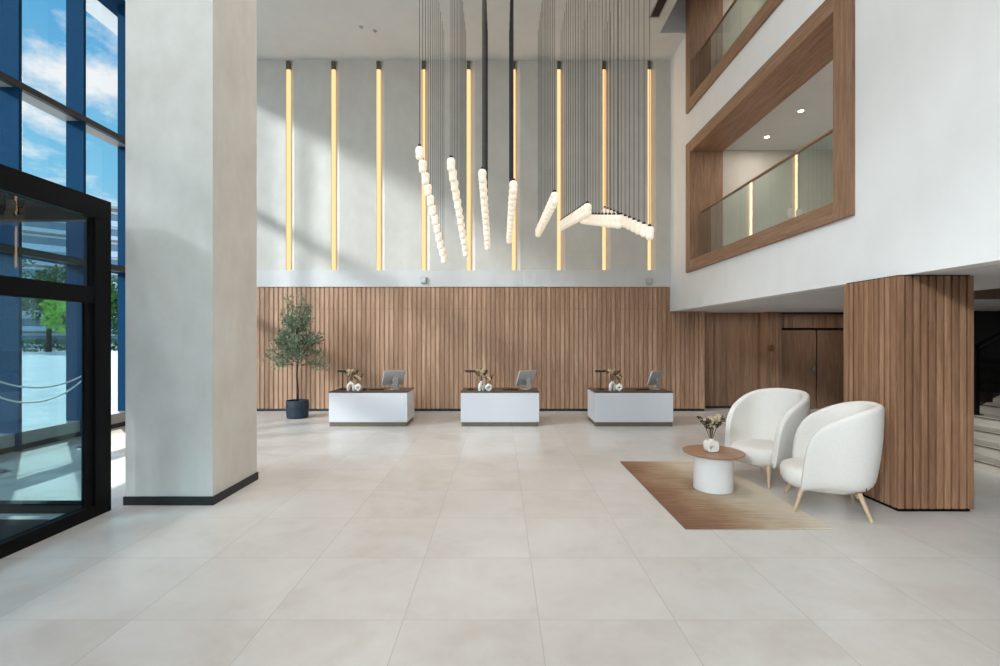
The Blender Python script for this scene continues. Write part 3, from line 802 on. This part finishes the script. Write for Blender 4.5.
def make_chair():
    r = empty('armchair')
    # rim height along the side (x: front +)
    prof = [(-.50, 1.10), (-.44, 1.10), (-.36, 1.085), (-.25, 1.055), (-.16, 1.02), (-.08, .985), (0, .94), (.08, .884), (.125, .838), (.165, .78), (.195, .71), (.215, .62), (.23, .50), (.24, .38), (.246, .30)]
    def H(x):
        for (a, ha), (b, hb) in zip(prof[:-1], prof[1:]):
            if a <= x <= b: return ha + (hb - ha) * (x - a) / (b - a)
        return prof[-1][1] if x > 0 else 1.10
    # plan polyline of the mid-wall, one arm front to the other round the back
    half = []
    nb = 16
    for k in range(nb + 1):
        a = PI / 2 * k / nb
        e = .88
        half.append((-.04 - .40 * math.cos(a) ** e, .390 * math.sin(a) ** e))
    for x in (.02, .07, .11, .145, .175, .2, .218, .231, .24, .246):
        half.append((x + .012, .390 - .02 * ((x + .04) / .286) ** 2))
    pts = [(x, -y) for x, y in reversed(half[1:])] + half
    TH = .085
    N = len(pts)
    sec = []
    bm = bmesh.new()
    NK = 9
    for i, (x, y) in enumerate(pts):
        a = pts[max(0, i - 1)]; b = pts[min(N - 1, i + 1)]
        t = Vector((b[0] - a[0], b[1] - a[1], 0)).normalized()
        nr = Vector((t.y, -t.x, 0))            # outward
        if nr.dot(Vector((x + .05, y, 0))) < 0: nr = -nr
        if i in (0, N - 1): nr = Vector((0, -1 if i == 0 else 1, 0))
        h = H(x - .012); zb = .215
        c = Vector((x, y, 0)); ring = []
        def ins(z):
            u = (z - .235) / .85
            return .085 * (1 - min(1, max(0, u))) ** 2.2 + (.05 * (1 - (z - .235) / .07) ** 2 if z < .305 else 0)
        front = max(0, (x - .05) / .2)
        ht = min(TH / 2, max(.012, (h - .25) * .5))
        top0 = h - ht
        for k in range(NK):
            z = zb + (top0 - zb) * (k / (NK - 1)) ** 1.15
            ring.append(c + nr * (TH / 2 - ins(z) * (1 - .55 * front)) + Vector((0, 0, z)))
        for k in range(1, 6):
            an = PI * k / 6
            ii = ins(top0) * (1 - .55 * front)
            ring.append(c + nr * (TH / 2 * math.cos(an) - ii) + Vector((0, 0, top0 + ht * math.sin(an))))
        for k in range(6):
            z = top0 + (min(.36, top0 - .005) - top0) * k / 5
            ring.append(c + nr * (-TH / 2 - ins(z) * .8 * (1 - front)) + Vector((0, 0, z)))
        sec.append([bm.verts.new(p) for p in ring])
    L = len(sec[0])
    for a, b in zip(sec[:-1], sec[1:]):
        for k in range(L - 1): bm.faces.new((a[k], b[k], b[k + 1], a[k + 1]))
        bm.faces.new((a[L - 1], b[L - 1], b[0], a[0]))
    bm.faces.new(sec[0]); bm.faces.new(list(reversed(sec[-1])))
    m = MB(); m.bm.free(); m.bm = bm
    o = m.build('backrest_shell', M['boucle'], r, True)
    sm = o.modifiers.new('smooth', 'SUBSURF'); sm.levels = 1; sm.render_levels = 1
    # seat: rounded cushion body
    m = MB(); bm = m.bm; n = 48; rings = []
    pf = [(.0, .205), (.55, .205), (.80, .215), (.93, .25), (.99, .295), (1.0, .34), (.985, .378), (.94, .408), (.86, .425), (.7, .434), (.4, .438), (0, .439)]
    for s, z in pf:
        if s == 0: rings.append([bm.verts.new((.02, 0, z))]); continue
        ring = []
        for k in range(n):
            a = 2 * PI * k / n; ca, sa = math.cos(a), math.sin(a); e = 2.6
            rr = 1 / ((abs(ca) ** e + abs(sa) ** e) ** (1 / e))
            ring.append(bm.verts.new((.02 + .385 * rr * ca * s * (1 if ca > 0 else .88), .335 * rr * sa * s, z)))
        rings.append(ring)
    for a, b in zip(rings[:-1], rings[1:]):
        for k in range(n):
            k2 = (k + 1) % n
            if len(a) == 1: bm.faces.new((a[0], b[k2], b[k]))
            elif len(b) == 1: bm.faces.new((a[k], a[k2], b[0]))
            else: bm.faces.new((a[k], a[k2], b[k2], b[k]))
    m.build('seat', M['boucle'], r, True)
    for sx in (1, -1):
        for sy in (1, -1):
            MB().tube([(sx * .318, sy * .335, 0), (sx * .235, sy * .255, .245)], [.0145, .024], 14).build('leg', M['leg'], r, 'auto')
    m = MB()
    for sx in (1, -1): m.box(sx * .235 - .02, -.27, .19, sx * .235 + .02, .27, .228, .006, 1)
    m.box(-.25, -.03, .195, .25, .03, .228, .006, 1)
    m.build('base_frame', M['leg'], r)
    return r
ch = make_chair()
def face(dx, dy): return math.atan2(dy, dx)
ch.location = (3.37, 4.98, 0); ch.rotation_euler = (0, 0, face(-.91, .41))
tag(ch, 'white boucle barrel armchair with its back to the timber pillar, small black tab', 'armchair', 'white armchairs by the coffee table')
c2 = copy_tree(ch); c2.location = (3.31, 6.0, 0); c2.rotation_euler = (0, 0, face(-.94, -.34))
tag(c2, 'white boucle barrel armchair behind the coffee table, facing the entrance', 'armchair', 'white armchairs by the coffee table')
MB().box(-.004, -.003, -.012, .004, .003, .012).build('fabric_tab', M['blackpl'], ch, loc=(-.27, .352, .31))

# ------------------------------------------------------------------ stairs on the right
st = empty('staircase', (6.3, 6.2, 0))
for k in range(9):
    MB().box(k * .27, -1.3, 0 if k == 0 else k * .15 - .03, 2.9, 1.25, (k + 1) * .15 - .03).build('step', M['step'], st)
    MB().box(k * .27 + .016, -1.3, (k + 1) * .15 - .03, 2.9, 1.25, (k + 1) * .15 - .022).build('shade_strip', M['stepshade'], st)  # dark strip stands in for the shade below each tread
    MB().box(k * .27 - .035, -1.3, (k + 1) * .15 - .022, 2.9, 1.25, (k + 1) * .15 - .014).build('nosing_shade', M['stepshade'], st)  # dark edge strip, a painted shadow line along the step
    MB().box(k * .27 - .03, -1.3, (k + 1) * .15 - .014, 2.9, 1.25, (k + 1) * .15).build('tread', M['step'], st)
tag(st, 'pale stone staircase rising beside the timber pillar', 'stairs', kind='structure')
rl = empty('stair_railing', (7.14, 7.2, .60))
MB().box(-.03, -.03, 0, .03, .03, 1.03, .004, 1).build('post', M['black'], rl)
MB().box(-.06, -.06, 0, .06, .06, .012).build('base_plate', M['black'], rl)
MB().box(1.35, -.03, .60, 1.41, .03, 1.78, .004, 1).build('post', M['black'], rl)
sl = .15 / .27
m = MB(); bm = m.bm
def slab(x0, x1, z0, z1, y):
    vs = [(x0, -y, z0), (x1, -y, z0 + (x1 - x0) * sl), (x1, -y, z1 + (x1 - x0) * sl), (x0, -y, z1)]
    a = [bm.verts.new(p) for p in vs]; b = [bm.verts.new((p[0], y, p[2])) for p in vs]
    bm.faces.new(a); bm.faces.new(list(reversed(b)))
    for k in range(4): bm.faces.new((a[k], b[k], b[(k + 1) % 4], a[(k + 1) % 4]))
slab(-.03, 1.42, 1.0, 1.05, .025)
m.build('handrail', M['black'], rl)
m = MB(); bm = m.bm; slab(.035, 1.345, .12, .98, .005); m.build('glass_pane', M['dpane'], rl)
tag(rl, 'black railing with glass infill along the far side of the stairs', 'railing')
b = empty('timber_box', (8.3, 8.6, 0))
MB().box(-.2, -.2, 0, .2, .2, .78, .01, 1).build('body', M['oakframe'], b)
MB().box(-.21, -.21, .78, .21, .21, .80, .004, 1).build('top', M['step'], b)
tag(b, 'small timber pedestal standing behind the stairs', 'pedestal')

# ------------------------------------------------------------------ outside
o = MB().box(-160, -60, -.35, -8.0, 160, -.2).build('ground_terrace', M['paving'])
struct(o, 'sunlit pale paved forecourt outside the glazing', 'paving')
o = MB().box(-8.0, -60, -.35, 60, YF, -.2).build('ground_street', M['paving'])
struct(o, 'paving outside the street side glazing', 'paving')
def tree(x, y, h, rad, mat, label, seed, nl=2600, ls=.55):
    random.seed(seed)
    r = empty('tree', (x, y, -.2))
    m = MB().tube([(0, 0, 0), (.1, 0, h * .3), (0, .1, h * .7)], [.35, .28, .1], 8)
    cl = []
    for k in range(16):
        a = random.uniform(0, 2 * PI); q = random.uniform(.1, .75) * rad
        c = Vector((math.cos(a) * q, math.sin(a) * q, h * random.uniform(.38, .88)))
        cl.append((c, rad * random.uniform(.3, .5)))
        m.tube([(0, 0, h * .35), c], [.14, .04], 6)
    m.build('trunk', M['bark'], r, True)
    m = MB()
    for k in range(nl):
        c, q = random.choice(cl)
        d = Vector((random.gauss(0, 1), random.gauss(0, 1), random.gauss(0, 1))).normalized()
        m.leaf(c + d * q * random.uniform(.6, 1.05) * Vector((1, 1, .75)).length / 1.6, d + Vector((random.uniform(-1, 1), random.uniform(-1, 1), random.uniform(-1, .6))), ls * random.uniform(.7, 1.3), ls * .6)
    m.build('foliage', mat, r, normals=False)
    tag(r, label, 'tree', 'trees at the end of the forecourt')
tree(-63.5, 67.5, 12.5, 5.2, M['tree1'], 'dark green tree beyond the forecourt, tallest, seen between the metal fins', 1)
tree(-53.0, 60.5, 8.2, 3.6, M['tree2'], 'bright yellow green tree beyond the forecourt', 2)
tree(-74, 67, 11, 5.5, M['tree1'], 'dark green tree beyond the forecourt, seen past the vestibule stile', 3)
tree(-72, 88, 13, 5, M['tree1'], 'dark green tree beyond the forecourt behind the bright green one', 4)
tree(-58, 78, 10, 4.5, M['tree1'], 'dark green tree beyond the forecourt near the last metal fin', 5)
tree(-63, 91, 12, 5, M['tree1'], 'dark green tree seen between vestibule and plaster column', 6)
# low hedge
random.seed(31)
m = MB()
for k in range(4200):
    f = random.random(); p = Vector((-78 + 30 * f, 58 + 26 * f, 0)) + Vector((random.gauss(0, .5), random.gauss(0, .5), random.uniform(-.2, 1.5)))
    m.leaf(p, (random.uniform(-1, 1), random.uniform(-1, 1), random.uniform(-.3, 1)), .4, .26)
o = m.build('hedge', M['tree1'], normals=False); tag(o, 'low green hedge along the far edge of the forecourt', 'hedge', kind='stuff')
def building(x, y, w, dep, h, fl, rz, label, wm):
    r = empty('office_building', (x, y, -.2), rz)
    MB().box(-w / 2, 0, 0, w / 2, dep, h).build('body', wm, r)
    for k in range(fl):
        z = h * (k + .25) / fl
        MB().box(-w / 2 + .6, -.05, z, w / 2 - .6, 0.05, z + h / fl * .45).build('window_band', M['bglass'], r)
        MB().box(-w / 2, -.7, z + h / fl * .6, w / 2, 0, z + h / fl * .72).build('balcony_slab', M['bwall'] if k % 2 else M['bbrown'], r)
    MB().box(-w / 2 - .4, -.9, h, w / 2 + .4, dep, h + .6).build('roof', M['finlight'], r)
    tag(r, label, 'building', 'buildings beyond the trees')
building(-97, 106, 60, 20, 32, 9, math.radians(43), 'long pale office building behind the trees outside', M['bwall'])
# rope barrier inside the glazing
def stanchion(x, y, label):
    r = empty('rope_stanchion', (x, y, 0))
    MB().lathe([(0, 0), (.16, 0), (.16, .02), (.03, .04), (0, .04)], 24).build('base', M['steel'], r, 'auto')
    MB().tube([(0, 0, .03), (0, 0, 1.22)], .025, 14).build('post', M['steel'], r, 'auto')
    MB().lathe([(0, 1.22), (.038, 1.22), (.038, 1.25), (.02, 1.27), (0, 1.27)], 18).build('finial', M['steel'], r, 'auto')
    tag(r, label, 'stanchion', 'rope stanchions behind the vestibule')
S0, S1 = (-6.6, 7.70), (-6.6, 6.2)
stanchion(*S0, 'steel rope post on the lobby floor behind the vestibule, farther from the entrance')
stanchion(*S1, 'steel rope post on the lobby floor right behind the vestibule')
for za, zb, sag, wd in ((1.19, 1.22, .17, 'upper'), (1.14, 1.02, .24, 'lower')):
    pts = []
    for k in range(25):
        f = k / 24; f2 = .025 + f * .95
        pts.append((S0[0] + (S1[0] - S0[0]) * f2, S0[1] + (S1[1] - S0[1]) * f2, za + (zb - za) * f - sag * 4 * f * (1 - f)))
    o = MB().tube(pts, .012, 8).build('barrier_rope', M['rope'], None, True)
    tag(o, '%s pale sagging rope strung between the two steel posts' % wd, 'rope', 'barrier ropes')

# ------------------------------------------------------------------ light
sun = bpy.data.lights.new('sun', 'SUN'); sun.energy = 5.6; sun.angle = math.radians(0.6); sun.color = (1.0, .95, .88)
so = bpy.data.objects.new('sun', sun); col.objects.link(so)
so.rotation_euler = Vector((1, -1.05, -1.7)).to_track_quat('-Z', 'Y').to_euler()

# added suns imitate bright low cloud, throwing a soft beam on the back wall
for dy in (.35, .65, 1.0, 1.4):
    s2 = bpy.data.lights.new('cloud_fill_sun', 'SUN'); s2.energy = 1.15; s2.angle = math.radians(5); s2.color = (.92, .96, 1.0)
    o2 = bpy.data.objects.new('cloud_fill_sun', s2); col.objects.link(o2)
    o2.rotation_euler = Vector((1, dy, -.55)).to_track_quat('-Z', 'Y').to_euler()
# the LED strips light the wall and ceiling around them
for i in range(9):
    l = bpy.data.lights.new('led_lamp', 'AREA'); l.shape = 'RECTANGLE'; l.size = .06; l.size_y = 4.7; l.energy = 4.5; l.color = (1, .68, .38)
    o = bpy.data.objects.new('led_lamp', l); col.objects.link(o); o.location = (P0 + PP * i + .045, YB - .035, 5.78); o.rotation_euler = (-PI / 2, 0, 0)

def downlight_and_fill(x, y, z, power, size, colr=(1, .97, .94)):
    l = bpy.data.lights.new('downlight_and_fill', 'AREA'); l.shape = 'DISK'; l.size = size; l.energy = power; l.color = colr
    o = bpy.data.objects.new('downlight_and_fill', l); col.objects.link(o); o.location = (x, y, z)
for x in (-5.5, -2.0, 1.5):
    for y in (-2.5, 1.5, 5.0):
        downlight_and_fill(x, y, ZC - .03, 38, .5)  # unseen fill lights added to brighten the lobby
for q, (a, b) in enumerate(OP):
    for y in (9.62, 8.52, 7.4): downlight_and_fill(5.35, y, b - .17, 7, .12, (1, .9, .78))
for x, y, p in ((5.6, 11.2, 3), (6.2, 11.2, 3), (7.7, 11.0, 5), (7.5, 9.0, 6), (5.6, 8.0, 4)): downlight_and_fill(x, y, ZS - .01, p, .1, (1, .94, .86))  # wall washers and unseen fill lights added to brighten the space under the gallery
downlight_and_fill(7.6, 6.4, 4.0, 60, .3, (1, .96, .92))  # unseen fill light added to brighten the stairs
for x, y in ((-2.6, 6.8), (-.4, 8.2), (-1.2, 5.2), (1.2, 6.6)):
    l = bpy.data.lights.new('ceiling_spot', 'SPOT'); l.energy = 270; l.spot_size = math.radians(46); l.spot_blend = 1.0; l.shadow_soft_size = .12; l.color = (1, .97, .93)
    o = bpy.data.objects.new('ceiling_spot', l); col.objects.link(o); o.location = (x, y, ZC - .05)
def portal(loc, rot, sx, sy):
    l = bpy.data.lights.new('daylight_portal', 'AREA'); l.shape = 'RECTANGLE'; l.size = sx; l.size_y = sy
    l.cycles.is_portal = True
    o = bpy.data.objects.new('daylight_portal', l); col.objects.link(o); o.location = loc; o.rotation_euler = rot
portal((-7.95, 6.6, 4.2), (0, -PI / 2, 0), 8.4, 10.8)
portal((-4.1, YF - .15, 4.2), (PI / 2, 0, 0), 7.2, 8.4)

W = bpy.data.worlds.new('sky'); scn.world = W; W.use_nodes = True
t = NT.__new__(NT); t.t = W.node_tree; t.t.nodes.clear()
out = t.n('ShaderNodeOutputWorld'); bg = t.n('ShaderNodeBackground'); t.l(bg.outputs[0], out.inputs[0])
g = t.n('ShaderNodeTexCoord').outputs['Generated']; s = t.n('ShaderNodeSeparateXYZ'); t.l(g, s.inputs[0])
z = t.math('MAXIMUM', s.outputs[2], 0.0)
blue = t.ramp(z, [(0.0, lin(200, 226, 240)), (0.25, lin(128, 200, 236)), (0.6, lin(64, 154, 218)), (1.0, lin(40, 116, 196))])
dv = t.math('ADD', z, 0.25)
cbx = t.n('ShaderNodeCombineXYZ'); t.l(t.math('DIVIDE', s.outputs[0], dv), cbx.inputs[0]); t.l(t.math('DIVIDE', s.outputs[1], dv), cbx.inputs[1])
c1 = t.noise(t.mapping(cbx.outputs[0], (1, 1.0, 1), (3.1, 1.7, 0)), 3.4, 8, 0.6, 0.15)
cm = t.ramp(c1, [(0.49, (0, 0, 0, 1)), (0.64, (1, 1, 1, 1))])
cl = t.mix(cm, blue, lin(250, 251, 252))
# sky boosted opposite the sun, added fill through the street side glazing
front = t.math('MULTIPLY', s.outputs[1], -1.0, clamp=True)
bo = t.math('ADD', t.math('MULTIPLY', front, 2.3), 0.8)
t.l(cl, bg.inputs[0]); t.l(bo, bg.inputs[1])

vs = scn.view_settings
scn.display_settings.display_device = 'sRGB'
vs.view_transform = 'Standard'; vs.look = 'None'; vs.exposure = 0.35; vs.gamma = 1.0; vs.use_curve_mapping = False
cy = scn.cycles
cy.use_denoising = True; cy.max_bounces = 10; cy.diffuse_bounces = 6; cy.glossy_bounces = 5; cy.transparent_max_bounces = 24
cy.caustics_reflective = False; cy.caustics_refractive = False; cy.sample_clamp_indirect = 6.0
